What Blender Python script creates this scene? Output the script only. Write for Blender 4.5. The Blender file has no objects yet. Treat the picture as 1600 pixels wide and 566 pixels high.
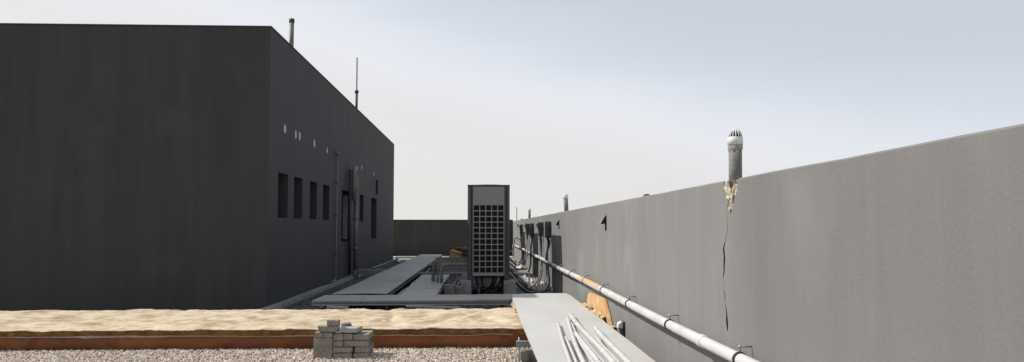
import bpy, bmesh, math, random
import numpy as np
from mathutils import Vector, Matrix, noise
random.seed(7); np.random.seed(7)
R = math.radians
scene = bpy.context.scene
COL = scene.collection

# ------------------------------------------------------------ camera model (to measure real positions)
F = 1200.0
CAMZ = 1.3
YAW = math.atan(49 / F); PIT = math.atan(72.5 / F)
fw = Vector((math.sin(YAW) * math.cos(PIT), math.cos(YAW) * math.cos(PIT), math.sin(PIT)))
rt = Vector((math.cos(YAW), -math.sin(YAW), 0)); up = rt.cross(fw)
def ray(x, y): return fw + rt * ((x - 800) / F) + up * ((283 - y) / F)
def at_x(x, y, X): d = ray(x, y); return Vector((0, 0, CAMZ)) + d * (X / d.x)
def at_y(x, y, Y): d = ray(x, y); return Vector((0, 0, CAMZ)) + d * (Y / d.y)
def at_z(x, y, Z): d = ray(x, y); return Vector((0, 0, CAMZ)) + d * ((Z - CAMZ) / d.z)

# ------------------------------------------------------------ materials
def mat(name, col, col2=None, rough=.8, metal=0., nscale=6., stretch=(1, 1, 1), mix=(.35, .65), bump=0., bscale=60.,
        island=0., spots=None, spec=.4, bdist=.01, fine=0., streak=0.):
    m = bpy.data.materials.new(name); m.use_nodes = True
    nt = m.node_tree; N = nt.nodes; L = nt.links
    bs = N['Principled BSDF']; bs.inputs['Roughness'].default_value = rough; bs.inputs['Metallic'].default_value = metal
    bs.inputs['Specular IOR Level'].default_value = spec
    tc = N.new('ShaderNodeTexCoord'); mp = N.new('ShaderNodeMapping'); mp.inputs['Scale'].default_value = stretch
    L.new(tc.outputs['Object'], mp.inputs['Vector'])
    n1 = N.new('ShaderNodeTexNoise'); n1.inputs['Scale'].default_value = nscale; n1.inputs['Detail'].default_value = 8
    n1.inputs['Roughness'].default_value = .62
    L.new(mp.outputs[0], n1.inputs['Vector'])
    rp = N.new('ShaderNodeValToRGB')
    rp.color_ramp.elements[0].position = mix[0]; rp.color_ramp.elements[1].position = mix[1]
    rp.color_ramp.elements[0].color = (*col, 1); rp.color_ramp.elements[1].color = (*(col2 or col), 1)
    L.new(n1.outputs['Fac'], rp.inputs['Fac'])
    out = rp.outputs['Color']
    if island:
        g = N.new('ShaderNodeNewGeometry'); mr = N.new('ShaderNodeMapRange')
        mr.inputs['To Min'].default_value = 1 - island; mr.inputs['To Max'].default_value = 1 + island
        L.new(g.outputs['Random Per Island'], mr.inputs['Value'])
        mm = N.new('ShaderNodeVectorMath'); mm.operation = 'SCALE'
        L.new(out, mm.inputs[0]); L.new(mr.outputs[0], mm.inputs['Scale']); out = mm.outputs[0]
    if fine:
        nf = N.new('ShaderNodeTexNoise'); nf.inputs['Scale'].default_value = bscale; nf.inputs['Detail'].default_value = 4
        L.new(tc.outputs['Object'], nf.inputs['Vector'])
        mr = N.new('ShaderNodeMapRange'); mr.inputs['From Min'].default_value = .25; mr.inputs['From Max'].default_value = .75
        mr.inputs['To Min'].default_value = 1 - fine; mr.inputs['To Max'].default_value = 1 + fine
        L.new(nf.outputs['Fac'], mr.inputs['Value'])
        mm = N.new('ShaderNodeVectorMath'); mm.operation = 'SCALE'
        L.new(out, mm.inputs[0]); L.new(mr.outputs[0], mm.inputs['Scale']); out = mm.outputs[0]
    if streak:     # rain streaks running down the face
        ms = N.new('ShaderNodeMapping'); ms.inputs['Scale'].default_value = (5, 5, .22); L.new(tc.outputs['Object'], ms.inputs['Vector'])
        nf = N.new('ShaderNodeTexNoise'); nf.inputs['Scale'].default_value = 1.6; nf.inputs['Detail'].default_value = 7; nf.inputs['Roughness'].default_value = .6
        L.new(ms.outputs[0], nf.inputs['Vector'])
        mr = N.new('ShaderNodeMapRange'); mr.inputs['From Min'].default_value = .3; mr.inputs['From Max'].default_value = .72
        mr.inputs['To Min'].default_value = 1 - streak; mr.inputs['To Max'].default_value = 1 + streak
        L.new(nf.outputs['Fac'], mr.inputs['Value'])
        mm = N.new('ShaderNodeVectorMath'); mm.operation = 'SCALE'
        L.new(out, mm.inputs[0]); L.new(mr.outputs[0], mm.inputs['Scale']); out = mm.outputs[0]
    if spots:      # (colour, scale, lo, hi) irregular stains
        c3, sc, lo, hi = spots
        n3 = N.new('ShaderNodeTexNoise'); n3.inputs['Scale'].default_value = sc; n3.inputs['Detail'].default_value = 6
        L.new(tc.outputs['Object'], n3.inputs['Vector'])
        mr = N.new('ShaderNodeMapRange'); mr.inputs['From Min'].default_value = lo; mr.inputs['From Max'].default_value = hi
        L.new(n3.outputs['Fac'], mr.inputs['Value'])
        mx = N.new('ShaderNodeMix'); mx.data_type = 'RGBA'; mx.inputs['B'].default_value = (*c3, 1)
        L.new(mr.outputs[0], mx.inputs['Factor']); L.new(out, mx.inputs['A']); out = mx.outputs['Result']
    L.new(out, bs.inputs['Base Color'])
    if bump:
        n2 = N.new('ShaderNodeTexNoise'); n2.inputs['Scale'].default_value = bscale; n2.inputs['Detail'].default_value = 5
        L.new(tc.outputs['Object'], n2.inputs['Vector'])
        b = N.new('ShaderNodeBump'); b.inputs['Strength'].default_value = bump; b.inputs['Distance'].default_value = bdist
        L.new(n2.outputs['Fac'], b.inputs['Height']); L.new(b.outputs[0], bs.inputs['Normal'])
    return m

g3 = lambda v, w=0: (v, v * (1 - w * .3), v * (1 - w))
M = {}
M['bpaint'] = mat('dark_wall_paint', (.036, .036, .038), (.046, .046, .047), .8, nscale=1.3, stretch=(1.5, 1.5, .22), bump=.12, bscale=25, spots=((.058, .058, .06), 1.1, .60, .85), streak=.09)
M['backpaint'] = mat('back_wall_paint', (.042, .040, .036), (.058, .054, .048), .8, nscale=1.1, stretch=(1.5, 1, .4), bump=.12, bscale=25, streak=.10)
def wall_mat():
    m = mat('grey_wall_paint', (.184, .181, .174), (.216, .211, .202), .8, nscale=1.7, stretch=(1, 1.0, .35), mix=(.3, .7),
            bump=.28, bscale=65, bdist=.006, streak=.045, spots=((.25, .243, .233), .9, .56, .74), fine=.05)
    # the nearest bay was finished again in a darker, rougher coat
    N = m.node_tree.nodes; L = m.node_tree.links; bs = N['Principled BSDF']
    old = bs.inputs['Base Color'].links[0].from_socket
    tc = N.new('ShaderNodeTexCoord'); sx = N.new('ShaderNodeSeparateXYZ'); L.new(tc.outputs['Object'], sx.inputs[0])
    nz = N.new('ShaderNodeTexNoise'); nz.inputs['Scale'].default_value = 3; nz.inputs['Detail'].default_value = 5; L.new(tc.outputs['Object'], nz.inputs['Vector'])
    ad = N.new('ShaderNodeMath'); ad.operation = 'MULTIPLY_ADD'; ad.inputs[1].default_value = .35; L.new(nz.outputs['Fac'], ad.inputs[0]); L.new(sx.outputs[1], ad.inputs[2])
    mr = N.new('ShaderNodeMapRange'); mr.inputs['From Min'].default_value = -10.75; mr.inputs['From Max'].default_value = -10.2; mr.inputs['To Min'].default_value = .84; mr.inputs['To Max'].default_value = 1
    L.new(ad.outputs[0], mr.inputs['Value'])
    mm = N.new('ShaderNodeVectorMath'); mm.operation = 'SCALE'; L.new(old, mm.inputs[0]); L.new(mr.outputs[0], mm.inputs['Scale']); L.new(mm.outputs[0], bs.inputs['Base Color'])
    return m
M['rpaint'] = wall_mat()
M['conc'] = mat('broken_concrete', (.24, .205, .16), (.62, .55, .44), .95, nscale=22, mix=(.40, .56), bump=1, bscale=70, spots=((.16, .13, .10), 14, .58, .68))
M['crack'] = mat('crack_dark', (.02, .019, .017), (.03, .028, .025), 1)
M['window'] = mat('window_glass', (.010, .010, .011), (.016, .016, .016), .25)
M['frame'] = mat('window_frame_metal', (.03, .03, .032), None, .5)
M['plug'] = mat('white_filler', (.30, .30, .30), (.62, .62, .63), .9, nscale=18, bump=.4, bscale=60)
M['oldpipe'] = mat('weathered_pipe', (.125, .118, .105), (.20, .187, .165), .6, nscale=9, stretch=(1, 1, .4), bump=.2)
M['galv'] = mat('galvanised_steel', (.26, .27, .28), (.34, .35, .36), .48, .55, nscale=4, stretch=(1, 1, 1), bump=.06, bscale=30)
M['sheet'] = mat('grey_cover_sheet', (.262, .252, .240), (.31, .30, .286), .62, nscale=1.3, bump=.05, bscale=6, spots=((.14, .14, .14), 3.5, .62, .78))
M['slot'] = mat('perforated_steel', (.21, .21, .21), (.27, .27, .27), .55, .1, nscale=5)
M['black'] = mat('black_void_metal', (.008, .008, .008), (.013, .013, .013), .8)
M['dkmetal'] = mat('dark_metal', (.035, .035, .036), (.055, .054, .052), .6, nscale=9)
M['acfront'] = mat('ac_panel_paint', (.235, .23, .22), (.258, .253, .243), .5, nscale=3, stretch=(1, 1, .4))
M['acpost'] = mat('ac_post_paint', (.060, .061, .064), (.074, .075, .077), .5, nscale=3)
M['acside'] = mat('ac_side_paint', (.20, .20, .195), (.24, .24, .235), .5, nscale=3)
M['coil'] = mat('condenser_coil', (.006, .006, .006), (.014, .013, .012), .7, nscale=30)
M['conc2'] = mat('plinth_concrete', (.17, .17, .165), (.27, .265, .255), .9, nscale=5, bump=.35, bscale=50, spots=((.09, .09, .09), 7, .58, .7))
M['lag'] = mat('pipe_lagging', (.12, .115, .105), (.19, .18, .165), .85, nscale=14, bump=.5, bscale=35)
M['hose'] = mat('black_hose', (.020, .020, .021), (.045, .044, .042), .38, nscale=9, spec=.6)
M['hosegrey'] = mat('grey_hose', (.11, .108, .10), (.17, .165, .155), .5, nscale=9)
M['box'] = mat('dark_switch_box', (.055, .054, .052), (.085, .083, .08), .55, nscale=7)
M['white'] = mat('white_plastic_pipe', (.50, .49, .475), (.60, .59, .57), .42, nscale=4, spots=((.40, .385, .36), 2.2, .60, .80))
M['cap'] = mat('white_vent_cap', (.60, .59, .58), (.72, .71, .70), .5, nscale=14)
M['vpipe'] = mat('grey_vent_pipe', (.13, .128, .124), (.23, .225, .215), .75, nscale=10, bump=.4, bscale=50, spots=((.34, .33, .31), 16, .60, .68))
M['mortar'] = mat('mortar', (.20, .19, .175), (.42, .40, .36), .95, nscale=30, bump=1, bscale=80)
M['plate'] = mat('pale_board', (.48, .47, .44), (.54, .52, .485), .55, nscale=1.6, stretch=(1, .5, 1), bump=.05, bscale=8, spots=((.545, .47, .40), 1.6, .54, .78), fine=.03)
M['tube'] = mat('pale_conduit', (.46, .455, .43), (.58, .57, .545), .5, nscale=5, spots=((.34, .32, .29), 9, .58, .72))
M['foam'] = mat('aged_foam', (.38, .275, .155), (.62, .505, .355), .95, nscale=4.2, stretch=(.9, .9, 1), mix=(.33, .55), bump=.9, bscale=60, bdist=.010, spots=((.31, .20, .11), 3.0, .53, .72), fine=.16)
M['foamlip'] = mat('foam_edge', (.20, .095, .035), (.40, .21, .09), .95, nscale=12, bump=1, bscale=60, bdist=.012)
M['orange'] = mat('orange_foam', (.50, .30, .12), (.60, .40, .20), .95, nscale=7, bump=.5, bscale=60, spots=((.62, .52, .38), 5, .55, .70))
M['foamlump'] = mat('ochre_foam', (.42, .27, .13), (.62, .47, .28), .95, nscale=9, bump=1, bscale=70, spots=((.60, .54, .44), 6, .55, .65))
M['brown'] = mat('brown_membrane', (.17, .058, .021), (.30, .105, .036), .8, nscale=2.2, stretch=(.8, 1, 1.6), bump=.4, bscale=18, spots=((.10, .035, .018), 4.5, .52, .72))
M['tape'] = mat('silver_tape', (.36, .30, .25), (.50, .44, .37), .55, nscale=20)
M['brick'] = mat('concrete_brick', (.205, .180, .152), (.30, .268, .23), .95, nscale=11, bump=.9, bscale=85, bdist=.005, fine=.34)
M['brick2'] = mat('concrete_slab', (.30, .28, .255), (.40, .38, .35), .9, nscale=9, bump=.4, bscale=100, bdist=.003, fine=.12)
M['brick3'] = mat('dark_concrete_brick', (.10, .09, .08), (.15, .138, .125), .95, nscale=11, bump=.8, bscale=130, bdist=.004, fine=.22)
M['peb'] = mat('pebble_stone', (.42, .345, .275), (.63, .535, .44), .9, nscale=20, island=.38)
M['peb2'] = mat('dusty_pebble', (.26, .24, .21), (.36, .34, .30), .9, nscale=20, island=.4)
M['peb_shade'] = mat('shade_dark_pebble', (.07, .068, .064), (.13, .125, .115), .9, nscale=20, island=.4)  # gravel colour darkened to paint in the building's shade
M['floor_shade'] = mat('floor_shade_dark', (.030, .030, .029), (.060, .058, .055), .9, nscale=7, bump=.6, bscale=60)  # near-black, floor shade put into the colour
M['paper'] = mat('pale_plastic_film', (.52, .49, .43), (.68, .65, .60), .6, nscale=6)
M['ruber'] = mat('black_rubber', (.02, .02, .02), None, .7)
M['kerb'] = mat('kerb_render', (.17, .17, .172), (.25, .25, .25), .9, nscale=4, bump=.3, bscale=40)

def gravel_mat():
    m = bpy.data.materials.new('gravel_bed'); m.use_nodes = True
    N = m.node_tree.nodes; L = m.node_tree.links; bs = N['Principled BSDF']; bs.inputs['Roughness'].default_value = .95
    tc = N.new('ShaderNodeTexCoord'); v = N.new('ShaderNodeTexVoronoi'); v.inputs['Scale'].default_value = 42
    L.new(tc.outputs['Object'], v.inputs['Vector'])
    rp = N.new('ShaderNodeValToRGB'); rp.color_ramp.elements[0].color = (.15, .125, .10, 1); rp.color_ramp.elements[1].color = (.36, .31, .25, 1)
    sx = N.new('ShaderNodeSeparateXYZ'); L.new(v.outputs['Color'], sx.inputs[0]); L.new(sx.outputs[0], rp.inputs[0])
    L.new(rp.outputs[0], bs.inputs['Base Color'])
    b = N.new('ShaderNodeBump'); b.invert = True; b.inputs['Strength'].default_value = 1; b.inputs['Distance'].default_value = .02
    L.new(v.outputs['Distance'], b.inputs['Height']); L.new(b.outputs[0], bs.inputs['Normal'])
    return m
M['gravel'] = gravel_mat()
M['land'] = mat('sandy_ground', (.30, .26, .20), (.38, .34, .27), .95, nscale=.02)

# ------------------------------------------------------------ mesh builder
class MB:
    def __init__(s): s.bm = bmesh.new()
    def box(s, x0, x1, y0, y1, z0, z1, rot=None, piv=None, taper=0):
        vs = []
        for z in (z0, z1):
            t = taper if z == z1 else 0
            for x, y in ((x0 + t, y0 + t), (x1 - t, y0 + t), (x1 - t, y1 - t), (x0 + t, y1 - t)):
                vs.append(Vector((x, y, z)))
        if rot is not None:
            p = Vector(piv) if piv else Vector(((x0 + x1) / 2, (y0 + y1) / 2, (z0 + z1) / 2))
            vs = [p + rot @ (v - p) for v in vs]
        b = [s.bm.verts.new(v) for v in vs]
        for f in ((0, 3, 2, 1), (4, 5, 6, 7), (0, 1, 5, 4), (1, 2, 6, 5), (2, 3, 7, 6), (3, 0, 4, 7)):
            s.bm.faces.new([b[i] for i in f])
        return s
    def tube(s, pts, r, n=12, caps=True, smooth=True, rads=None, oval=1):
        pts = [Vector(p) for p in pts]; rings = []; prev = None
        for i, p in enumerate(pts):
            a = pts[max(i - 1, 0)]; c = pts[min(i + 1, len(pts) - 1)]
            t = (c - a).normalized()
            if prev is None:
                ref = Vector((0, 0, 1)) if abs(t.z) < .9 else Vector((1, 0, 0))
                u = t.cross(ref).normalized()
            else:
                u = (prev - t * prev.dot(t)).normalized()
            prev = u; w = t.cross(u); rr = rads[i] if rads else r
            rings.append([s.bm.verts.new(p + (u * math.cos(2 * math.pi * k / n) + w * math.sin(2 * math.pi * k / n) * oval) * rr) for k in range(n)])
        for a, b in zip(rings, rings[1:]):
            for k in range(n):
                f = s.bm.faces.new((a[k], a[(k + 1) % n], b[(k + 1) % n], b[k])); f.smooth = smooth
        if caps:
            s.bm.faces.new(rings[0][::-1]); s.bm.faces.new(rings[-1])
        return s
    def prism(s, poly, d):      # poly: 3D points, extruded by vector d
        a = [s.bm.verts.new(Vector(p)) for p in poly]; b = [s.bm.verts.new(Vector(p) + Vector(d)) for p in poly]
        n = len(a); s.bm.faces.new(a); s.bm.faces.new(b[::-1])
        for i in range(n): s.bm.faces.new((a[i], b[i], b[(i + 1) % n], a[(i + 1) % n]))
        return s
    def grid(s, nx, ny, fn, thick=0, smooth=True):
        g = [[s.bm.verts.new(fn(i / nx, j / ny)) for j in range(ny + 1)] for i in range(nx + 1)]
        for i in range(nx):
            for j in range(ny):
                f = s.bm.faces.new((g[i][j], g[i + 1][j], g[i + 1][j + 1], g[i][j + 1])); f.smooth = smooth
        return s
    def sheet(s, nx, ny, fn, th):
        top = [[s.bm.verts.new(fn(i / nx, j / ny)) for j in range(ny + 1)] for i in range(nx + 1)]
        bot = [[s.bm.verts.new(v.co - Vector((0, 0, th))) for v in row] for row in top]
        q = s.bm.faces.new
        for i in range(nx):
            for j in range(ny):
                q((top[i][j], top[i + 1][j], top[i + 1][j + 1], top[i][j + 1])); q((bot[i][j], bot[i][j + 1], bot[i + 1][j + 1], bot[i + 1][j]))
        for i in range(nx):
            q((top[i][0], bot[i][0], bot[i + 1][0], top[i + 1][0])); q((top[i][ny], top[i + 1][ny], bot[i + 1][ny], bot[i][ny]))
        for j in range(ny):
            q((top[0][j], top[0][j + 1], bot[0][j + 1], bot[0][j])); q((top[nx][j], bot[nx][j], bot[nx][j + 1], top[nx][j + 1]))
        return s
    def build(s, name, m, parent=None, bevel=0, origin=None, seg=1):
        bm = s.bm
        bmesh.ops.recalc_face_normals(bm, faces=bm.faces)
        if bevel:
            es = [e for e in bm.edges if len(e.link_faces) == 2 and e.calc_face_angle(0) > .6]
            bmesh.ops.bevel(bm, geom=es, offset=bevel, segments=seg, affect='EDGES', clamp_overlap=True)
        if parent is not None:
            q = parent
            off = Vector(q['_o'])
        elif origin is not None: off = Vector(origin)
        else:
            xs = [v.co for v in bm.verts]
            off = Vector(((min(v.x for v in xs) + max(v.x for v in xs)) / 2, (min(v.y for v in xs) + max(v.y for v in xs)) / 2, min(v.z for v in xs)))
        bmesh.ops.translate(bm, verts=bm.verts, vec=-off)
        me = bpy.data.meshes.new(name); bm.to_mesh(me); bm.free()
        for mm in (m if isinstance(m, list) else [m]): me.materials.append(mm)
        o = bpy.data.objects.new(name, me); COL.objects.link(o)
        if parent is not None:
            o.parent = parent; o['_o'] = tuple(off)
        else: o.location = off; o['_o'] = tuple(off)
        return o
def tag(o, label=None, cat=None, group=None, kind=None):
    if label: o['label'] = label
    if cat: o['category'] = cat
    if group: o['group'] = group
    if kind: o['kind'] = kind
    return o
def thing(name, loc, label, cat, group=None):
    o = bpy.data.objects.new(name, None); COL.objects.link(o); o.location = loc; o['_o'] = tuple(loc)
    o.empty_display_size = .2
    return tag(o, label, cat, group)
def copy_tree(o, parent=None):
    c = o.copy(); COL.objects.link(c); c.parent = parent
    for ch in [x for x in bpy.data.objects if x.parent == o]: copy_tree(ch, c)
    return c
def cut(o, cutters):
    for c in cutters:
        md = o.modifiers.new('b', 'BOOLEAN'); md.operation = 'DIFFERENCE'; md.solver = 'EXACT'; md.object = c
        try: md.material_mode = 'TRANSFER'
        except Exception: pass
    bpy.context.view_layer.update()
    dg = bpy.context.evaluated_depsgraph_get()
    me = bpy.data.meshes.new_from_object(o.evaluated_get(dg))
    o.modifiers.clear(); o.data = me
    for c in cutters: bpy.data.objects.remove(c)
def smooth_path(pts, k=6):
    pts = [Vector(p) for p in pts]; P = [pts[0]] + pts + [pts[-1]]; out = []
    for i in range(1, len(P) - 2):
        for j in range(k):
            t = j / k; a, b, c, d = P[i - 1:i + 3]
            out.append(.5 * ((2 * b) + (c - a) * t + (2 * a - 5 * b + 4 * c - d) * t * t + (3 * b - a - 3 * c + d) * t ** 3))
    out.append(pts[-1]); return out
def bend(p0, pc, p1, r, k=7):      # straight - quarter bend - straight
    p0, pc, p1 = Vector(p0), Vector(pc), Vector(p1)
    a = (p0 - pc).normalized(); b = (p1 - pc).normalized(); s = pc + a * r; e = pc + b * r
    return [p0] + [s * (1 - t) ** 2 + pc * 2 * t * (1 - t) + e * t * t for t in [i / k for i in range(k + 1)]] + [p1]
def fb(x, y, z=0, s=1.): return noise.fractal(Vector((x * s, y * s, z)), 1.0, 2.0, 4)

# ------------------------------------------------------------ setting
o = MB().box(-1500, 1500, -1500, 1500, -12.5, -12).build('ground', M['land']); tag(o, kind='structure')
o = MB().box(-12, 2.0, -6, 35.5, -.4, 0).build('roof_floor', M['gravel'], origin=(0, 0, 0)); tag(o, kind='structure')

o = MB().box(-3.3, .425, 10.64, 29.6, .0005, .004).build('floor_shading', M['floor_shade']); tag(o, kind='structure')  # thin dark sheet added to paint shade on the floor
def pebbles(name, region, n, rmin, rmax, m, label, zj=.012, zbase=None):
    t = bmesh.new(); bmesh.ops.create_icosphere(t, subdivisions=1, radius=1)
    bv = np.array([v.co[:] for v in t.verts]); bf = np.array([[v.index for v in f.verts] for f in t.faces]); t.free()
    nv, nf = len(bv), len(bf)
    x = np.random.uniform(region[0], region[1], n); y = np.random.uniform(region[2], region[3], n)
    r = np.random.uniform(rmin, rmax, n)
    A = np.random.normal(size=(n, 3, 3)); Q, _ = np.linalg.qr(A)
    sc = np.random.uniform(.55, 1.15, (n, 1, 3))
    V = (bv[None] * sc * (1 + np.random.uniform(-.16, .16, (n, nv, 1)))) * r[:, None, None]
    V = np.einsum('nvi,nij->nvj', V, Q)
    z = np.random.uniform(0.002, zj, n) + (np.array([zbase(a, b) for a, b in zip(x, y)]) if zbase else 0)
    V += np.stack([x, y, z], 1)[:, None, :]
    Fc = bf[None] + (np.arange(n) * nv)[:, None, None]
    me = bpy.data.meshes.new(name); me.from_pydata([], [], [])
    me.vertices.add(n * nv); me.vertices.foreach_set('co', V.astype('f').ravel())
    me.loops.add(n * nf * 3); me.loops.foreach_set('vertex_index', Fc.ravel().astype('i'))
    me.polygons.add(n * nf); me.polygons.foreach_set('loop_start', (np.arange(n * nf) * 3).astype('i'))
    me.update(calc_edges=True); me.validate(); me.materials.append(m)
    o = bpy.data.objects.new(name, me); COL.objects.link(o); tag(o, label, 'gravel', kind='stuff')
    return o
hump = lambda x, y: .002 + .010 * max(0, fb(x, y, 3, 1.7))
pebbles('gravel', (-5.2, .95, 7.0, 8.32), 23000, .008, .0155, M['peb'], 'pale loose roof gravel in front of the foam covered duct', .016, hump)
pebbles('gravel', (.60, 1.46, 11.9, 20.5), 9000, .012, .024, M['peb2'], 'loose gravel between the cooling units and the grey wall', .02)
pebbles('gravel', (-3.14, -2.30, 11.2, 22), 9000, .012, .024, M['peb_shade'], 'shade-darkened gravel strip along the foot of the dark building', .02)
pebbles('gravel', (-2.2, .5, 11.2, 18), 3000, .012, .024, M['peb_shade'], 'shade-darkened gravel underneath the cable trays and pipes', .02)

# ------------------------------------------------------------ building
BX, BY0, BY1, BZ = -3.3, 12.05, 29.33, 4.44
bl = thing('rooftop_building', (-6.6, 20.7, 0), 'tall dark grey painted block with a row of narrow slit windows', 'building')
wall = MB().box(-10, BX, BY0, BY1, 0, BZ).build('wall', M['bpaint'], bl)
wins = [(434, 449.5, 270, 340), (459, 472.5, 277, 341), (484, 495, 285, 343.5), (504.5, 514.5, 290, 345), (534, 546.5, 297, 376), (562, 568, 304, 346), (580, 588.5, 310, 373)]
spec = []; cutters = []
for i, (a, b, t, d) in enumerate(wins):
    y0 = at_x(a, 320, BX).y; y1 = at_x(b, 320, BX).y; ym = (a + b) / 2
    z1 = at_x(ym, t + (1.5 if i < 4 else 0), BX).z; z0 = at_x(ym, d, BX).z
    z1 = 2.2; z0 = .95 if i in (4, 6) else 1.46
    spec.append((y0, y1, z0, z1))
    cutters.append(MB().box(BX - .22, BX + .1, y0, y1, z0, z1).build('c', M['bpaint']))
cut(wall, cutters)
for i, (y0, y1, z0, z1) in enumerate(spec):
    mb = MB(); w = .035
    x0, x1 = BX - .215, BX - .165
    mb.box(x0, x1, y0 + .002, y0 + w, z0 + .002, z1 - .002).box(x0, x1, y1 - w, y1 - .002, z0 + .002, z1 - .002)
    mb.box(x0, x1, y0 + w, y1 - w, z0 + .002, z0 + w).box(x0, x1, y0 + w, y1 - w, z1 - w, z1 - .002)
    if i == 4: mb.box(x0, x1, (y0 + y1) / 2 - .02, (y0 + y1) / 2 + .02, z0 + w, z1 - w)
    f = mb.build('window', M['frame'], bl)
    MB().box(BX - .205, BX - .19, y0 + w, y1 - w, z0 + w, z1 - w).build('pane', M['window'], f)
    if i == 4:   # lighter hinge-side lining of the tall window
        MB().box(BX - .16, BX - .05, y1 - .06, y1 - .004, z0 + .06, z1 - .1).build('shutter_edge', M['slot'], f)
for a, b in ((445, 201), (462, 210), (468, 213), (491, 225), (511, 236), (565, 262), (584, 271)):
    p = at_x(a, b, BX); rr = .065 if a < 500 else .055
    mb = MB(); k = 14
    poly = [Vector((BX - .01, p.y + rr * (1 + .12 * random.uniform(-1, 1)) * math.cos(2 * math.pi * j / k), 2.955 + rr * 1.25 * (1 + .12 * random.uniform(-1, 1)) * math.sin(2 * math.pi * j / k))) for j in range(k)]
    mb.prism(poly, (.016, 0, 0)); mb.build('filled_hole', M['plug'], bl, bevel=.003)
mb = MB()      # coping round the roof edge
mb.box(-10, BX + .012, BY0 - .012, BY0 + .2, BZ + .001, BZ + .022).box(BX - .2, BX + .012, BY0 + .2, BY1 + .012, BZ + .001, BZ + .022)
mb.build('coping', M['bpaint'], bl, bevel=.004)
p = at_x(588, 292, BX)
MB().box(BX + .001, BX + .05, p.y - .02, p.y + .02, at_x(588, 304, BX).z, at_x(588, 281, BX).z).build('iron_bracket', M['black'], bl)
kb = MB(); y = 11.4
while y < 29.2:
    kb.box(BX + .003, BX + .16, y, min(y + 1.19, 29.3), 0, .085 + random.uniform(-.006, .006), taper=.012); y += 1.2
tag(kb.build('kerb', M['kerb'], bevel=.006), 'low rendered kerb running along the foot of the dark building', 'kerb')

# pipes on the building
q = at_x(527, 237, BX + .04)
t = thing('thin_conduit', (BX + .04, q.y, 0), 'thin vertical conduit with a small box on top, on the dark building', 'conduit')
MB().tube(bend((BX + .04, q.y, q.z - .05), (BX + .04, q.y, .12), (BX + .09, q.y - .8, .12), .1), .016, 8).build('pipe', M['oldpipe'], t)
MB().box(BX + .002, BX + .08, q.y - .06, q.y + .06, q.z - .06, q.z + .03).build('terminal_box', M['lag'], t, bevel=.006)
for z in (.7, 1.55, 2.3): MB().box(BX + .002, BX + .065, q.y - .03, q.y + .03, z, z + .03).build('clamp', M['dkmetal'], t)
yb = at_x(556, 300, BX + .16).y; zt = at_x(556, 268, BX + .16).z
t = thing('gooseneck_downpipe', (BX + .16, yb, 0), 'thick grey downpipe with a curved gooseneck top, on the dark building', 'drainpipe')
pts = [(BX + .17, yb, .22)] + [(BX + .17, yb, zt - .1)] + [Vector((BX + .17, yb - .17 + .17 * math.cos(a), zt - .1 + .17 * math.sin(a))) for a in [math.pi * i / 12 for i in range(13)]] + [(BX + .17, yb - .34, zt - .75)]
MB().tube(pts, .058, 14).build('pipe', M['oldpipe'], t)
MB().tube([(BX + .085, yb - .36, .15), (BX + .085, yb - .36, zt + .02)], .045, 12).build('rising_main', M['dkmetal'], t)
for z in (.75, 1.5, 2.25):
    MB().tube([(BX + .17, yb, z), (BX + .17, yb, z + .05)], .068, 14).box(BX + .002, BX + .12, yb - .02, yb + .02, z + .01, z + .04).build('clamp', M['oldpipe'], t)
MB().tube([(BX + .17, yb, .0), (BX + .17, yb, .23)], .075, 14).build('shoe', M['oldpipe'], t)
a = at_y(571, 431, yb - .2)
t = MB().box(BX + .26, -2.36, yb - .1, yb + .06, .14, .25).build('metal_trunking', M['kerb'], bevel=.006)
tag(t, 'short grey metal trunking between the downpipe and the walkway', 'trunking')
for k, (dy, z) in enumerate(((0, .13), (.35, .11))):
    mb = MB().tube(smooth_path([(BX + .2, 22 + dy, z), (BX + .28, 24, z + .02), (BX + .2, 26.5, z), (BX + .22, 29, z)]), .022, 8)
    tag(mb.build('floor_cable', M['hose']), ['upper', 'lower'][k] + ' of two black cables lying on the kerb of the dark building', 'cable')

# rods on the roof
t = thing('roof_pipe', (-3.5, 14.35, BZ), 'thick rusty brown pipe rising from the near roof edge of the dark building', 'pipe')
b_ = at_y(456, 30, 14.35)
MB().tube([(b_.x, 14.35, BZ - .2), (b_.x, 14.35, b_.z)], .042, 14).build('pipe', M['oldpipe'], t)
MB().tube([(b_.x, 14.35, b_.z - .07), (b_.x, 14.35, b_.z + .004)], .05, 14).build('collar', M['dkmetal'], t)
b_ = at_y(558, 90, 21.9); j = at_y(557.3, 143, 21.9)
t = thing('roof_mast', (b_.x, 21.9, BZ), 'slim two stage mast with a thin ribbed tip on the roof of the dark building', 'mast')
MB().tube([(b_.x, 21.9, BZ - .2), (b_.x, 21.9, j.z)], .036, 10).build('pole', M['dkmetal'], t)
MB().tube([(b_.x, 21.9, j.z - .05), (b_.x, 21.9, j.z + .03)], .056, 10).build('collar', M['dkmetal'], t)
mb = MB().tube([(b_.x, 21.9, j.z), (b_.x, 21.9, b_.z)], .012, 8); z = j.z + .06
while z < b_.z: mb.tube([(b_.x, 21.9, z), (b_.x, 21.9, z + .02)], .024, 8); z += .055
mb.build('ribbed_tip', M['oldpipe'], t)

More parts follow.
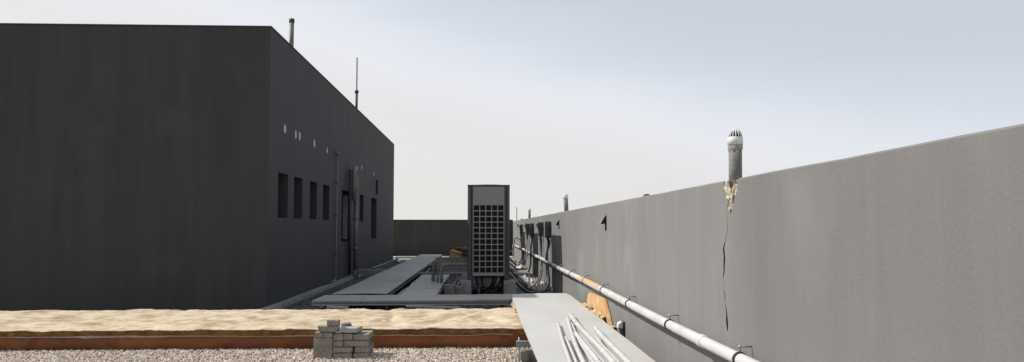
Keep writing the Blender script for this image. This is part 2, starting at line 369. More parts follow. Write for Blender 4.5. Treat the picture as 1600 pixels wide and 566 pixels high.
# ------------------------------------------------------------ back wall, right wall
t = thing('back_wall', (-4, 35, 0), 'low dark parapet wall across the far end of the roof', 'wall')
MB().box(-12, 1.47, 35, 35.25, 0, 1.625).build('masonry', M['backpaint'], t)
MB().box(-12, 1.47, 34.985, 35.265, 1.626, 1.65).build('coping', M['backpaint'], t)
WX = 1.47
rw = thing('side_wall', (WX, 15, 0), 'long sunlit grey parapet wall on the right with a crack and a broken notch', 'wall')
mb = MB(); n = 160; sec = []
for i in range(n + 1):
    y = -5 + 40.25 * i / n; dz = .004 * fb(y, 0, 0, 1.5); dx = .003 * fb(y, 7, 0, .7)
    sec.append([mb.bm.verts.new(v) for v in ((WX + dx, y, 0), (WX + .25, y, 0), (WX + .25, y, 1.582 + dz), (WX + .008 + dx, y, 1.582 + dz), (WX + dx, y, 1.574 + dz))])
for a, b in zip(sec, sec[1:]):
    for k in range(5): mb.bm.faces.new((a[k], a[(k + 1) % 5], b[(k + 1) % 5], b[k]))
mb.bm.faces.new(sec[0]); mb.bm.faces.new(sec[-1][::-1])
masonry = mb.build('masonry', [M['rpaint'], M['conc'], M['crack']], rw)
def blob(c, s, sub=3, amp=.35, seed=0, m=M['conc'], taperz=0):
    t = bmesh.new(); bmesh.ops.create_icosphere(t, subdivisions=sub, radius=1)
    for v in t.verts:
        d = 1 + amp * noise.fractal(v.co * 2.2 + Vector((seed, 0, 0)), 1, 2, 3)
        v.co = v.co * d
        if taperz and v.co.z < 0: v.co.y *= 1 + taperz * v.co.z
        v.co = Vector((v.co.x * s[0], v.co.y * s[1], v.co.z * s[2])) + Vector(c)
    mb = MB(); mb.bm.free(); mb.bm = t; return mb
c0 = at_x(1141, 286, WX); y_ = c0.y
cs = [blob((WX - .005, y_ + .0, 1.575), (.05, .125, .155), 4, .45, 1, taperz=.45).build('c', M['conc']),
      blob((WX + .01, y_ - .010, 1.50), (.05, .075, .13), 4, .5, 5, taperz=.5).build('c', M['conc']),
      blob((WX - .0, y_ - .07, 1.56), (.10, .060, .09), 3, .4, 9).build('c', M['conc'])]
cx = [1137, 1136, 1136.4, 1133.5, 1130.6, 1131.9, 1131.0, 1129.7, 1129.9, 1132.5, 1132.8, 1135.2, 1136.2, 1136.7]
cy = [318, 328, 357, 376, 388, 405, 427, 436, 450, 460, 473, 487, 506, 523]
cw = [.6, .25, .5, .7, 1.7, 2.7, 1.7, .22, .22, 1.3, .3, 1.6, 2.8, .2]
LL, RR = [], []
for i in range(len(cx) - 1):
    for k in range(3):
        t_ = k / 3; x = cx[i] * (1 - t_) + cx[i + 1] * t_ + (random.uniform(-.5, .5) if k else 0); y = cy[i] * (1 - t_) + cy[i + 1] * t_
        w = (cw[i] * (1 - t_) + cw[i + 1] * t_) * random.uniform(.75, 1.2)
        a = at_x(x - w / 2, y, WX); b = at_x(x + w / 2, y, WX); a.x = b.x = WX - .03; LL.append(a); RR.append(b)
mb = MB(); A = [mb.bm.verts.new(v) for v in LL]; B = [mb.bm.verts.new(v) for v in RR]
A2 = [mb.bm.verts.new(v + Vector((.075, 0, 0))) for v in LL]; B2 = [mb.bm.verts.new(v + Vector((.075, 0, 0))) for v in RR]
for i in range(len(A) - 1):
    mb.bm.faces.new((A[i], A[i + 1], B[i + 1], B[i])); mb.bm.faces.new((A2[i], B2[i], B2[i + 1], A2[i + 1]))
    mb.bm.faces.new((A[i], A2[i], A2[i + 1], A[i + 1])); mb.bm.faces.new((B[i], B[i + 1], B2[i + 1], B2[i]))
mb.bm.faces.new((A[0], B[0], B2[0], A2[0])); mb.bm.faces.new((A[-1], A2[-1], B2[-1], B[-1]))
cs.append(mb.build('c', M['crack']))
cut(masonry, cs)
# thin branch of the crack, plaster sliver
# bumps on top of the wall
for px, py, w, hh, lb in ((1009, 303, .05, .022, 'small mortar lump on top of the grey wall between two vent pipes'), (815, 343, .12, .05, 'far mortar lump on top of the grey wall')):
    p = at_x(px, py, WX + .04)
    o = blob((WX + .05, p.y, 1.585), (.04, w, hh), 2, .3, px).build('mortar_lump', M['dkmetal']); tag(o, lb, 'mortar')

# vent pipes behind the wall
def vent(px, ytop, ypos, tilt, label, slotted, name='vent_pipe'):
    X = WX + .14
    base = at_x(px, 300, X); y = base.y; top = at_y(px, ytop, y).z; x = X
    t = thing(name, (x, y, 1.58), label, 'vent pipe', 'vent pipes along the grey wall')
    r = .041
    MB().tube([(x, y, 1.5), (x, y, top - .10)], r, 20).build('pipe', M['vpipe'], t)
    if slotted:
        mb = MB(); pts = []
        n = 20
        zc = top - .085
        ring0 = [mb.bm.verts.new((x + (r + .004) * math.cos(2 * math.pi * k / n), y + (r + .004) * math.sin(2 * math.pi * k / n), zc - .01)) for k in range(n)]
        ring1 = [mb.bm.verts.new((x + (r + .006) * math.cos(2 * math.pi * k / n), y + (r + .006) * math.sin(2 * math.pi * k / n), zc - .03 - .004 * random.random())) for k in range(n)]
        ring2 = [mb.bm.verts.new((x + (r + .0015) * math.cos(2 * math.pi * k / n), y + (r + .0015) * math.sin(2 * math.pi * k / n), zc - random.choice((.04, .055, .045)))) for k in range(n)]
        for a, b in ((ring0, ring1), (ring1, ring2)):
            for k in range(n): mb.bm.faces.new((a[k], a[(k + 1) % n], b[(k + 1) % n], b[k]))
        mb.build('mortar_collar', M['mortar'], t)
    cap = MB()
    cap.tube([(x, y, top - .095), (x, y, top - .094), (x, y, top - .048), (x, y, top - .044)], 0, 24, rads=[r + .003, r + .007, r + .006, r + .001])
    R0, R1, z0, z1 = r + .003, .018, top - .048, top
    if slotted:
        for k in range(14):
            a = 2 * math.pi * k / 14
            P = [Vector((x + rr * math.cos(a), y + rr * math.sin(a), zz)) for rr, zz in ((R0 - .002, z0 - .002), (R0 - .005, z0 + .018), (R0 - .014, z0 + .038), (R1 + .003, z1 - .003))]
            cap.tube(P, .0038, 6)
        cap.tube([(x, y, z1 - .006), (x, y, z1 + .003)], .021, 14)
    else:
        cap.tube([(x, y, z0), (x, y, z0 + .018), (x, y, z0 + .036), (x, y, z1)], 0, 18, rads=[R0, R0 - .004, R0 - .013, .012])
    c = cap.build('vent_cap', M['cap'], t)
    if slotted:
        MB().tube([(x, y, z0), (x, y, z0 + .018), (x, y, z0 + .036), (x, y, z1 - .004)], 0, 16, rads=[R0 - .009, R0 - .011, R0 - .019, .014]).build('cap_dark_core', M['black'], c)  # black core paints the shade between the cap ribs
    t.rotation_euler = tilt
    return t
vent(1149.5, 203.5, 0, (0, R(.6), 0), 'nearest vent pipe with a white slotted cap, above the broken notch in the grey wall', True)
vent(885, 302.5, 0, (0, R(-3), 0), 'middle vent pipe with a rounded cap, leaning left above the grey wall', False)
vent(827.3, 325.5, 0, (0, 0, 0), 'farthest vent pipe, small and dark above the grey wall near the switch boxes', False)
p = at_x(807.5, 324, WX + .1)
tag(MB().tube([(WX + .1, p.y, 1.5), (WX + .1, p.y, p.z)], .016, 8).build('thin_rod', M['dkmetal']), 'thin upright rod behind the far end of the grey wall', 'rod')

# triangular hoods
hood = None
for i, (px, py, lb) in enumerate(((944, 345, 'triangular hood alone in the middle of the grey wall'), (870.6, 349, 'triangular hood on the grey wall right of the switch boxes'),
        (838, 350, 'triangular hood just left of the nearer pair of switch boxes'), (819, 351, 'triangular hood left of the middle switch boxes'),
        (807, 351, 'farthest and smallest triangular hood on the grey wall'))):
    p = at_x(px + 3, 345, WX)
    if hood is None:
        hood = thing('wall_hood', (WX, p.y, 1.35), 'small ' + lb, 'wall hood', 'small triangular hoods on the grey wall')
        z0, z1 = at_x(947, 350, WX).z, at_x(947, 337.5, WX).z
        x1 = WX - .075
        MB().prism([(WX - .002, p.y - .035, z0), (x1, p.y - .035, z0), (WX - .018, p.y - .035, z1), (WX - .002, p.y - .035, z1)], (0, .004, 0)).build('gusset', M['black'], hood)
        mb = MB().prism([(WX - .002, p.y + .035, z0), (x1, p.y + .035, z0), (WX - .018, p.y + .035, z1), (WX - .002, p.y + .035, z1)], (0, -.004, 0))
        mb.build('gusset', M['black'], hood)
        MB().prism([(x1 - .004, p.y - .04, z0 - .003), (x1 + .002, p.y - .04, z0 - .003), (WX - .014, p.y - .04, z1 - .002), (WX - .002, p.y - .04, z1 - .002), (WX - .002, p.y - .04, z1 + .006), (WX - .02, p.y - .04, z1 + .006)], (0, .08, 0)).build('top_plate', M['galv'], hood)
        MB().box(WX - .012, WX - .002, p.y - .02, p.y + .03, z0 - .075, z0).build('lower_strip', M['dkmetal'], hood)  # dark strip on the wall below the hood
    else:
        h = copy_tree(hood); h.location = (WX, p.y, 1.35); h['label'] = 'small ' + lb

# long white pipe
PX = 1.405
def pz(y): return .577 + .010 * max(0, (9 - y) / 5) + .006 * math.sin(y * .8)
t = thing('wall_pipe', (PX, 15, .5), 'long white plastic pipe clipped along the foot of the grey wall', 'pipe')
MB().tube([(PX, y * .5, pz(y * .5)) for y in range(-6, 66)] + [(PX, 33, .5), (PX, 33.05, .05)], .036, 16).build('pipe', M['white'], t)
for y in (4.85, 8.35, 12.6, 17.2, 22): MB().tube([(PX, y - .045, pz(y)), (PX, y - .042, pz(y)), (PX, y + .042, pz(y)), (PX, y + .045, pz(y))], 0, 16, rads=[.038, .042, .042, .038]).build('coupling', M['white'], t)
y = 4.15; k = 0
while y < 33:
    MB().tube([(PX, y - .014, pz(y)), (PX, y + .014, pz(y))], .042, 16).build('rubber_ring', M['ruber'], t)
    MB().tube([(PX, y, pz(y) + .03), (PX, y, pz(y) + .078)], .005, 8).tube([(PX - .012, y, pz(y) + .07), (WX + .01, y, pz(y) + .07)], .005, 8).build('pipe_hanger', M['galv'], t)
    MB().tube([(PX, y, pz(y) - .03), (PX, y, pz(y) - .07)], .005, 8).build('hanger_bolt', M['galv'], t)
    y += 1.55
mb = MB()       # sprayed foam on a stretch of the pipe
mb.grid(40, 10, lambda u, v: Vector((PX - (.0385 + .003 * fb(u * 30, v * 3)) * math.cos(R(10 + 95 * v)), 9.05 + 1.75 * u + .12 * fb(v * 5, 3) , pz(9.05 + 1.75 * u) + (.0385 + .003 * fb(u * 30, v * 3)) * math.sin(R(10 + 95 * v)))))
mb.build('foam_overspray', M['orange'], t)
# cover of a wall outlet
p = at_x(971, 513, WX - .03)
t = thing('wall_outlet', (WX - .03, p.y, p.z - .08), 'small pale outlet with a hooded cover on the grey wall beside the board', 'outlet')
MB().box(WX - .02, WX - .002, p.y - .045, p.y + .045, p.z - .08, p.z + .07).build('back_plate', M['dkmetal'], t, bevel=.004)
MB().prism([(WX - .02, p.y - .04, p.z - .0), (WX - .075, p.y - .04, p.z - .0), (WX - .07, p.y - .04, p.z + .045), (WX - .045, p.y - .04, p.z + .07), (WX - .02, p.y - .04, p.z + .07)], (0, .08, 0)).build('hood', M['cap'], t, bevel=.006)
MB().box(WX - .055, WX - .02, p.y - .03, p.y + .03, p.z - .075, p.z - .002).build('socket', M['lag'], t, bevel=.004)

# ------------------------------------------------------------ switch boxes and hoses
def sbox(xl, xr, yt, yb_, label, wide):
    y0 = at_x(xr, yt, WX).y
    L_ = at_y(xl, yt, y0); Rr = at_y(xr, yb_, y0)
    x0, x1, z1, z0 = L_.x, WX - .004, L_.z, Rr.z
    t = thing('switch_box', ((x0 + x1) / 2, y0, z0), label, 'switch box', 'switch boxes on the grey wall')
    d = .2 if wide else .16; h = z1 - z0; c = (x1 - x0)
    if wide:
        MB().box(x0 + .008, x1, y0 + .01, y0 + d, z0, z1).build('housing', M['box'], t, bevel=.006)
        MB().box(x0, x1 - .02, y0 - .004, y0 + .012, z0 + .02, z1 - .02).build('lid', M['box'], t, bevel=.006)
    else:
        MB().prism([(x0, y0, z1 - h * .12), (x0 + c * .18, y0, z1), (x1, y0, z1), (x1, y0, z0 + h * .14), (x1 - c * .3, y0, z0), (x0 + c * .45, y0, z0), (x0 + c * .2, y0, z0 + h * .15), (x0 + c * .2, y0, z0 + h * .55), (x0, y0, z0 + h * .7)], (0, d, 0)).build('housing', M['box'], t, bevel=.006)
    MB().tube([(x0 + c * .55, y0 - .03, z1 - h * .35), (x0 + c * .55, y0 + .01, z1 - h * .35)], c * .22, 12).box(x0 + c * .5, x0 + c * .6, y0 - .045, y0 - .028, z1 - h * .48, z1 - h * .22).build('handle', M['dkmetal'], t, bevel=.002)
    MB().tube([(x0 + c * .55, y0 + .08, z0 - .05), (x0 + c * .55, y0 + .08, z0 + .01)], .03, 10).build('cable_gland', M['dkmetal'], t)
    return Vector((x0 + c * .55, y0 + .08, z0 - .04))
hD = sbox(851.5, 861.5, 346, 372, 'nearest switch box, a tall flat dark one on the grey wall', True)
hC = sbox(839.5, 849.5, 347.5, 371.5, 'switch box second nearest the camera, with a sloping top, on the grey wall', False)
hB2 = sbox(828, 834.3, 349, 369.5, 'right one of the middle pair of switch boxes on the grey wall', True)
hB1 = sbox(820.5, 827.5, 349.5, 368.5, 'left one of the middle pair of switch boxes on the grey wall', False)
hA = sbox(811.5, 816.8, 351, 368, 'farthest switch box, alone at the left of the row on the grey wall', False)
def hose(start, pts, r, m, label):
    P = [start, start + Vector((0, 0, -.12))] + [at_y(a, b, c) for a, b, c in pts]
    P = [Vector((min(q.x, WX - .035), q.y, max(q.z, r + .012))) for q in P]
    o = MB().tube(smooth_path(P, 8), r, 10).build('cable_hose', m)
    tag(o, label, 'hose', 'hoses hanging from the switch boxes')
hose(hD, [(855, 400, 16), (857, 425, 15.9), (858, 443, 15.6), (850, 456, 15.2), (833, 459, 14.9), (819, 455, 14.7), (808, 444, 14.6), (800, 433, 14.7), (786, 424, 14.9)], .021, M['hose'], 'black hose looping lowest, from the nearest switch box to the cooling unit')
hose(hD + Vector((.03, .05, 0)), [(853.5, 400, 16.2), (854, 428, 16.1), (853, 446, 15.9), (842, 454, 15.6), (826, 452, 15.5), (812, 440, 15.5), (800, 425, 15.6), (786, 418, 15.6)], .018, M['hose'], 'black hose just inside the lowest loop, from the nearest switch box')
hose(hC, [(845, 400, 17.9), (844.5, 420, 17.6), (840, 438, 16.9), (830, 449, 16.2), (819, 452, 15.8), (810, 446, 15.7), (803, 436, 15.7), (790, 424, 15.8)], .019, M['hosegrey'], 'grey sunlit hose curving from the second nearest switch box to the cooling unit')
hose(hC + Vector((.03, .06, 0)), [(847, 400, 18.2), (847, 424, 18), (843, 440, 17.3), (834, 448, 16.6), (824, 447, 16.4), (813, 436, 16.3), (800, 424, 16.3)], .017, M['hose'], 'thin black hose behind the grey sunlit one below the second nearest switch box')
hose(hB2, [(829, 395, 21), (829, 412, 20.8), (825, 426, 20.3), (815, 433, 19.6), (806, 430, 19.2), (798, 420, 19)], .022, M['hose'], 'black hose from the right one of the middle switch boxes')
hose(hB1, [(824, 392, 22), (822, 405, 21.8), (818, 417, 21), (809, 421, 20.4), (798, 412, 20)], .02, M['hosegrey'], 'grey hose from the left one of the middle switch boxes')
hose(hB1 + Vector((0, .1, 0)), [(821, 388, 22.4), (820, 402, 22.2), (815, 411, 21.6), (806, 414, 21), (798, 405, 20.6)], .018, M['hose'], 'black hose behind the grey one of the middle switch boxes')
hose(hA, [(815, 388, 26.5), (816, 400, 26), (812, 410, 25), (804, 412, 24.4), (797, 405, 24)], .024, M['hose'], 'black hose from the farthest switch box')
hose(hA + Vector((-.02, -.1, 0)), [(805, 372, 27), (803, 385, 26), (799, 392, 25.4), (792, 396, 25)], .016, M['hosegrey'], 'short grey hose curving left of the farthest switch box')

# ------------------------------------------------------------ cooling units
def make_ac(x0, y0):
    # x0..x0+.78 wide, y0..y0+.93 deep, z .41..2.08
    t = thing('cooling_unit', (x0 + .39, y0 + .465, .34), 'tall grey cooling unit with a grid front, nearest in its row', 'air conditioner', 'cooling units in a row')
    X = lambda px: x0 + (px - 730.6) * .01177
    Z = lambda py: 2.08 - (py - 289) * .01169
    y1 = y0 + .93
    # corner posts
    for (a, b, ya, yb2) in ((X(730.6), X(738.6), y0 + .012, y0 + .09), (X(788.6), X(796.8), y0 + .012, y0 + .09), (X(730.6), X(738.6), y1 - .08, y1), (X(788.6), X(796.8), y1 - .08, y1)):
        mb = MB()
        if a < x0 + .2: mb.prism([(a, ya + .03, .34), (a + .035, ya, .34), (b, ya, .34), (b, yb2, .34), (a, yb2, .34)], (0, 0, 1.725))
        else: mb.prism([(a, ya, .34), (b - .035, ya, .34), (b, ya + .03, .34), (b, yb2, .34), (a, yb2, .34)], (0, 0, 1.725))
        mb.build('corner_post', M['acpost'], t, bevel=.003)
    # groove strips
    for a in (X(736.0), X(791.0)): MB().box(a, a + .014, y0 + .004, y0 + .0115, .42, 2.05).build('post_trim', M['black'], t)
    # side panels
    for a, b in ((X(730.6) + .006, X(730.6) + .014), (X(796.8) - .014, X(796.8) - .006)):
        MB().box(a, b, y0 + .091, y1 - .081, .41, 2.06).build('side_panel', M['acside'], t)
    MB().box(X(738.6) + .002, X(788.6) - .002, y1 - .02, y1 - .008, .41, 2.06).build('rear_panel', M['acside'], t)
    # upper front panel with fine pressed lines
    mb = MB().box(X(738.9), X(788.3), y0, y0 + .02, Z(320.2), Z(291.2))
    z = Z(319)
    while z < Z(292): mb.box(X(739.6), X(787.6), y0 - .0035, y0 - .0005, z, z + .012); z += .024
    mb.build('front_panel', M['acfront'], t, bevel=.0015)
    MB().box(x0 - .004, x0 + .784, y0 - .006, y1 + .004, 2.064, 2.088).build('top_cap', M['acpost'], t, bevel=.006)
    mb = MB().tube([(x0 + .39, y0 + .5, 2.088), (x0 + .39, y0 + .5, 2.104)], .33, 28); mb.build('fan_ring', M['acpost'], t)
    # grille 5 x 12
    mb = MB(); gx0, gx1 = X(738.9), X(788.3); gz0, gz1 = Z(428.6), Z(320.4)
    ox0, ox1 = X(740.2), X(787.0); oz0, oz1 = Z(426.6), Z(320.9)
    mb.box(gx0, ox0, y0 + .001, y0 + .02, gz0, gz1).box(ox1, gx1, y0 + .001, y0 + .02, gz0, gz1)
    mb.box(ox0, ox1, y0 + .001, y0 + .02, gz0, oz0).box(ox0, ox1, y0 + .001, y0 + .02, oz1, gz1)
    bw = .0085; px_ = (ox1 - ox0) / 5; pz_ = (oz1 - oz0) / 12
    for k in range(1, 5): mb.box(ox0 + px_ * k - bw, ox0 + px_ * k + bw, y0 + .002, y0 + .018, oz0, oz1)
    for k in range(1, 12):
        for q_ in range(5):
            a = ox0 + px_ * q_ + (bw if q_ else 0); b = ox0 + px_ * (q_ + 1) - (bw if q_ < 4 else 0)
            mb.box(a, b, y0 + .003, y0 + .017, oz0 + pz_ * k - bw, oz0 + pz_ * k + bw)
    mb.build('grille', M['acfront'], t)
    mb = MB().box(gx0, gx1, y0 + .07, y0 + .09, gz0, gz1)
    z = gz0
    while z < gz1: mb.box(gx0, gx1, y0 + .055, y0 + .069, z, z + .006); z += .0225
    mb.build('coil', M['coil'], t)
    MB().box(X(738.9), X(788.3), y0 - .004, y0 + .05, .409, .452).build('base_rail', M['acfront'], t, bevel=.003)
    MB().box(X(738.9), X(788.3), y0 + .4, y1 - .02, .36, .41).build('base_pan', M['black'], t)
    for a in (X(731.5), X(789.5)):
        MB().box(a, a + .075, y0 + .02, y1 - .02, .331, .345).build('mounting_foot', M['acpost'], t, bevel=.002)
    return t
ACY = 14.2
ac = make_ac(-.24, ACY)
labels = ['second grey cooling unit, close behind the front one', 'third grey cooling unit in the row, first of the middle pair', 'fourth grey cooling unit in the row, second of the middle pair', 'fifth grey cooling unit in the row, first of the far pair', 'last grey cooling unit in the row, second of the far pair']
for y, lb in zip((15.18, 19.95, 20.93, 25.7, 26.68), labels):
    c = copy_tree(ac); c.location.y = y + .465; c['label'] = lb
for i, (y0, y1) in enumerate(((13.95, 16.3), (19.75, 22.0), (25.5, 27.8))):
    for s, (a, b) in enumerate(((-.36, -.165), (.425, .64))):
        o = MB().box(a, b, y0, y1, 0, .33).build('concrete_plinth', M['conc2'], bevel=.008)
        tag(o, ['front', 'middle', 'rear'][i] + ' concrete plinth under the ' + ['left', 'right'][s] + ' feet of the cooling units', 'plinth', 'concrete plinths under the cooling units')
# hoses and copper under the front unit
def under(pts, r, m, lb):
    o = MB().tube(smooth_path([at_y(*p) for p in pts], 6), r, 8).build('refrigerant_pipe', m); tag(o, lb, 'pipe', 'pipes hanging underneath the front cooling unit')
under([(744, 428, 14.6), (745, 440, 14.6), (750, 450, 14.5), (760, 452, 14.5), (768, 445, 14.7), (772, 430, 14.8)], .018, M['hose'], 'black pipe sagging at the left underneath the front cooling unit')
under([(752, 428, 14.9), (754, 444, 14.8), (762, 455, 14.7), (774, 454, 14.7), (781, 440, 14.8), (783, 428, 14.9)], .02, M['hosegrey'], 'grey pipe sagging in a wide loop underneath the front cooling unit')
under([(778, 428, 14.5), (774, 440, 14.5), (766, 452, 14.4), (757, 458, 14.3)], .016, M['hose'], 'black pipe running down to the floor underneath the front cooling unit')
under([(747, 430, 14.4), (749, 445, 14.35), (748, 458, 14.3)], .014, M['hosegrey'], 'thin grey pipe standing at the left underneath the front cooling unit')
def film(name, c, w, d, h, seed, label, m=M['paper'], sc=7.):
    mb = MB(); c = Vector(c)
    mb.grid(26, 26, lambda u, v: c + Vector(((u - .5) * w * (1 + .3 * fb(v * 3, seed)), (v - .5) * d * (1 + .3 * fb(u * 3, seed + 4)), .015 + abs(h * fb(u, v, seed, sc)) + h * .5 * math.sin(math.pi * u) * math.sin(math.pi * v))), smooth=False)
    o = mb.build(name, m); tag(o, label, 'plastic film')
film('plastic_film', (.27, 15.2, 0), .35, .5, .14, 2, 'pale crumpled film underneath the front cooling unit', M['lag'])
film('plastic_film', (1.27, 15.75, 0), .36, .9, .15, 11, 'crumpled pale film on the gravel below the nearest switch box')
film('plastic_film', (1.0, 18.3, 0), .4, .9, .13, 23, 'crumpled pale film on the gravel below the middle switch boxes')
film('plastic_film', (1.1, 24.4, 0), .6, 1.5, .16, 31, 'crumpled pale film farthest along the foot of the grey wall')
for y, x1, lb in ((16.15, 1.05, 'nearer pale steel support beam between the cooling units and the wall'), (21.9, 1.03, 'farther pale steel support beam between the cooling units and the wall')):
    mb = MB().box(.0, x1, y, y + .05, .355, .361).box(.0, x1, y, y + .004, .325, .355).box(.0, x1, y + .046, y + .05, .325, .355).box(x1 - .05, x1 - .02, y + .01, y + .04, 0, .324).box(.02, .05, y + .01, y + .04, 0, .324)
    tag(mb.build('support_beam', M['cap']), lb, 'beam', 'steel support beams behind the cooling units')

# ------------------------------------------------------------ cable trays
ZT = .27
def leg_frame(t, x0, x1, y):
    for x in (x0 + .03, x1 - .07): MB().box(x, x + .04, y, y + .04, 0, ZT - .112).build('leg', M['dkmetal'], t)
t = thing('cable_tray', (-1.86, 20, 0), 'long grey covered cable tray like a walkway running back beside the dark building', 'cable tray', 'covered cable trays')
X0, X1 = -2.28, -1.45
for i, (a, b) in enumerate(((11.93, 15.0), (15.01, 18.7), (18.71, 22.4), (22.41, 26.0), (26.01, 29.35))):
    lift = .022 if i == 0 else .004
    mb = MB()
    dz = .004 * (i % 2)
    def fn(u, v, a=a, b=b, i=i, dz=dz):
        x = X0 + (X1 - X0) * u; y = a + (b - a) * v
        z = ZT + dz + .004 * fb(x, y, i, 1.2)
        if i == 0:
            y += -.0 + .10 * (abs(u - .35)) ** 2 * (1 - v) * 2
            z += .022 * (1 - v) ** 3 * (1 - (u - .5) ** 2 * 2.5)
        return Vector((x, y, z))
    mb.sheet(16, 30, fn, .008)
    mb.build('cover', M['sheet'], t)
for x in (X0 + .02, X1 - .024):
    mb = MB().box(x, x + .004, 12.0, 29.3, ZT - .03, ZT - .006).box(x, x + .004, 12.0, 29.3, ZT - .09, ZT - .065)
    y = 12.0
    while y < 29.3: mb.box(x, x + .004, y, y + .05, ZT - .065, ZT - .03); y += .1
    mb.build('side_rail', M['slot'], t)
MB().box(X0 + .024, X1 - .024, 12.0, 29.3, ZT - .09, ZT - .085).build('bottom', M['dkmetal'], t)
y = 12.3
while y < 29.2:
    leg_frame(t, X0, X1, y); y += 2.4
# middle tray
t = thing('cable_tray', (-.96, 14.4, 0), 'shorter grey covered cable tray with seams, beside the cooling unit', 'cable tray', 'covered cable trays')
X0, X1 = -1.245, -.675
for i, (a, b) in enumerate(((11.93, 13.1), (13.106, 14.3), (14.306, 15.5), (15.506, 17.0))):
    dz = (0, .003, -.001, .002)[i]
    MB().box(X0, X0 + .30 if i == 1 else X1, a, b, ZT - .012 + dz, ZT - .004 + dz).build('cover', M['sheet'], t, bevel=.002)
    if i == 1: MB().box(X0 + .306, X1, a, b, ZT - .012 + dz, ZT - .004 + dz + .004).build('cover', M['sheet'], t, bevel=.002)
for x in (X0 + .01, X1 - .014): MB().box(x, x + .004, 11.95, 17.0, ZT - .11, ZT - .013).build('side_rail', M['slot'], t)
for y in (12.3, 14.4, 16.6):
    leg_frame(t, X0, X1, y)
# front cross tray
t = thing('cable_tray', (-.95, 11.45, 0), 'grey covered cable tray running crosswise with a row of slots along its edge', 'cable tray', 'covered cable trays')
X0, X1 = -2.37, .50
for i, (a, b) in enumerate(((X0, -.05), (.0, X1))):
    mb = MB(); mb.sheet(30, 6, lambda u, v: Vector((a - (.05 if i else 0) + (b - a + (.05 if i else 0)) * u, 11.0 + .9 * v, ZT + .006 * i + .003 * fb(u * 4, v, i) + (.012 * max(0, u - .8) * 5 * (1 - v) if i else 0))), .006)
    mb.build('cover', M['sheet'], t)
mb = MB().box(X0, X1 - .03, 11.004, 11.008, ZT - .020, ZT - .007).box(X0, X1 - .03, 11.004, 11.008, ZT - .068, ZT - .054)
x = X0
while x < X1 - .04: mb.box(x, x + .0095, 11.0035, 11.0085, ZT - .054, ZT - .020); x += .0245
mb.build('slotted_edge', M['slot'], t)
MB().box(X0 + .01, X1 - .04, 11.03, 11.034, ZT - .066, ZT - .009).build('slot_dark_back', M['black'], t)  # black backing paints the shade inside the slots
MB().box(X0 + .01, X1 - .04, 11.034, 11.85, ZT - .068, ZT - .064).build('bottom', M['dkmetal'], t)
for x in (-2.2, -1.35, -.5, .3):
    MB().box(x, x + .04, 11.05, 11.09, 0, ZT - .069).box(x, x + .04, 11.8, 11.84, 0, ZT - .069).box(x, x + .04, 11.0901, 11.7999, .14, .17).build('leg', M['dkmetal'], t)
for x0, x1, lb in ((-1.05, -.28, 'loose grey channel lying under the slotted edge of the crosswise tray'), (-2.15, -1.85, 'short loose channel under the left end of the crosswise tray')):
    o = MB().box(x0, x1, 10.93, 11.0, ZT - .105, ZT - .074, rot=Matrix.Rotation(R(2), 3, 'Y')).build('loose_channel', M['slot'], bevel=.003); tag(o, lb, 'channel')
# low strut bars between trays and units
for i, (y, x0, x1, z) in enumerate(((17.55, -1.42, -.25, .25), (20.6, -1.40, -.25, .30), (24.0, -1.40, -.25, .34))):
    mb = MB().box(x0, x1, y, y + .07, z, z + .035).box(x0 + .1, x0 + .14, y + .01, y + .05, 0, z - .001).box(x1 - .3, x1 - .26, y + .01, y + .05, 0, z - .001)
    tag(mb.build('strut', M['sheet'], bevel=.003), ['nearest', 'second', 'farthest'][i] + ' low strut between the walkway tray and the cooling units', 'strut', 'low struts beside the walkway tray')
for a, b, c, d, Y, lb in ((694, 710, 445, 455, 13.4, 'small grey box'), (710, 723, 448, 456, 13.5, 'smaller low grey box')):
    p = at_y(a, c, Y); q = at_y(b, d, Y)
    o = MB().box(p.x, q.x, Y, Y + .16, 0.0, p.z).build('junction_box', M['oldpipe'], bevel=.006); tag(o, lb + ' on the floor between the tray and the front cooling unit', 'box')
# rear low platform catching sun
t = thing('low_platform', (-2.4, 30, 0), 'low dark metal platform at the far corner of the dark building', 'platform')
MB().box(-3.3, -1.2, 29.75, 30.9, .13, .16).build('deck', M['kerb'], t)
for x in (-3.25, -2.5, -1.8, -1.25): MB().box(x, x + .05, 29.8, 29.86, 0, .129).build('leg', M['dkmetal'], t)
o = MB().box(-6, 1.4, 33.35, 34.2, .001, .03).build('sunlit_strip', M['cap']); tag(o, 'bright white strip painting sunlit floor at the foot of the far dark wall', 'roofing strip')  # white strip paints the sunlit floor behind the building
blobs = blob((-3.05, 28.7, .05), (.10, .2, .06), 2, .4, 4).build('foam_scrap', M['paper']); tag(blobs, 'pale scrap of foam at the far corner of the dark building', 'scrap')

# lagged pipes into the unit
def lag(xp, yt, yb2, Y, r, lb, rb=.10):
    p0 = at_y(xp, yb2, Y); pc = at_y(xp, yt, Y); p1 = Vector((-.2, Y, pc.z)); p0.x = pc.x
    t = thing('lagged_pipe', (pc.x, Y, max(p0.z, .1)), lb, 'pipe', 'lagged pipes beside the front cooling unit')
    P = bend(p0, pc, p1, rb); Q = []
    for a, b in zip(P, P[1:]):
        n = max(1, int((b - a).length / .03))
        for k in range(n): Q.append(a.lerp(b, k / n))
    Q.append(P[-1])
    MB().tube(Q, r, 14, rads=[r * (1 + .07 * fb(i * .35, Y)) for i in range(len(Q))]).build('lagging', M['lag'], t)
    for k in (.35, .8):
        c = p0.lerp(pc, k * .8); MB().tube([c, c + Vector((0, 0, .012))], r * 1.09, 14).build('strap', M['dkmetal'], t)
lag(689.8, 413, 447, 14.35, .034, 'nearest fat lagged pipe bending from the tray into the front cooling unit')
lag(683.8, 412, 446, 14.62, .022, 'thin lagged pipe between the two fat ones beside the front cooling unit')
lag(677.2, 408.6, 446, 14.95, .036, 'left fat lagged pipe bending from the tray into the cooling units')
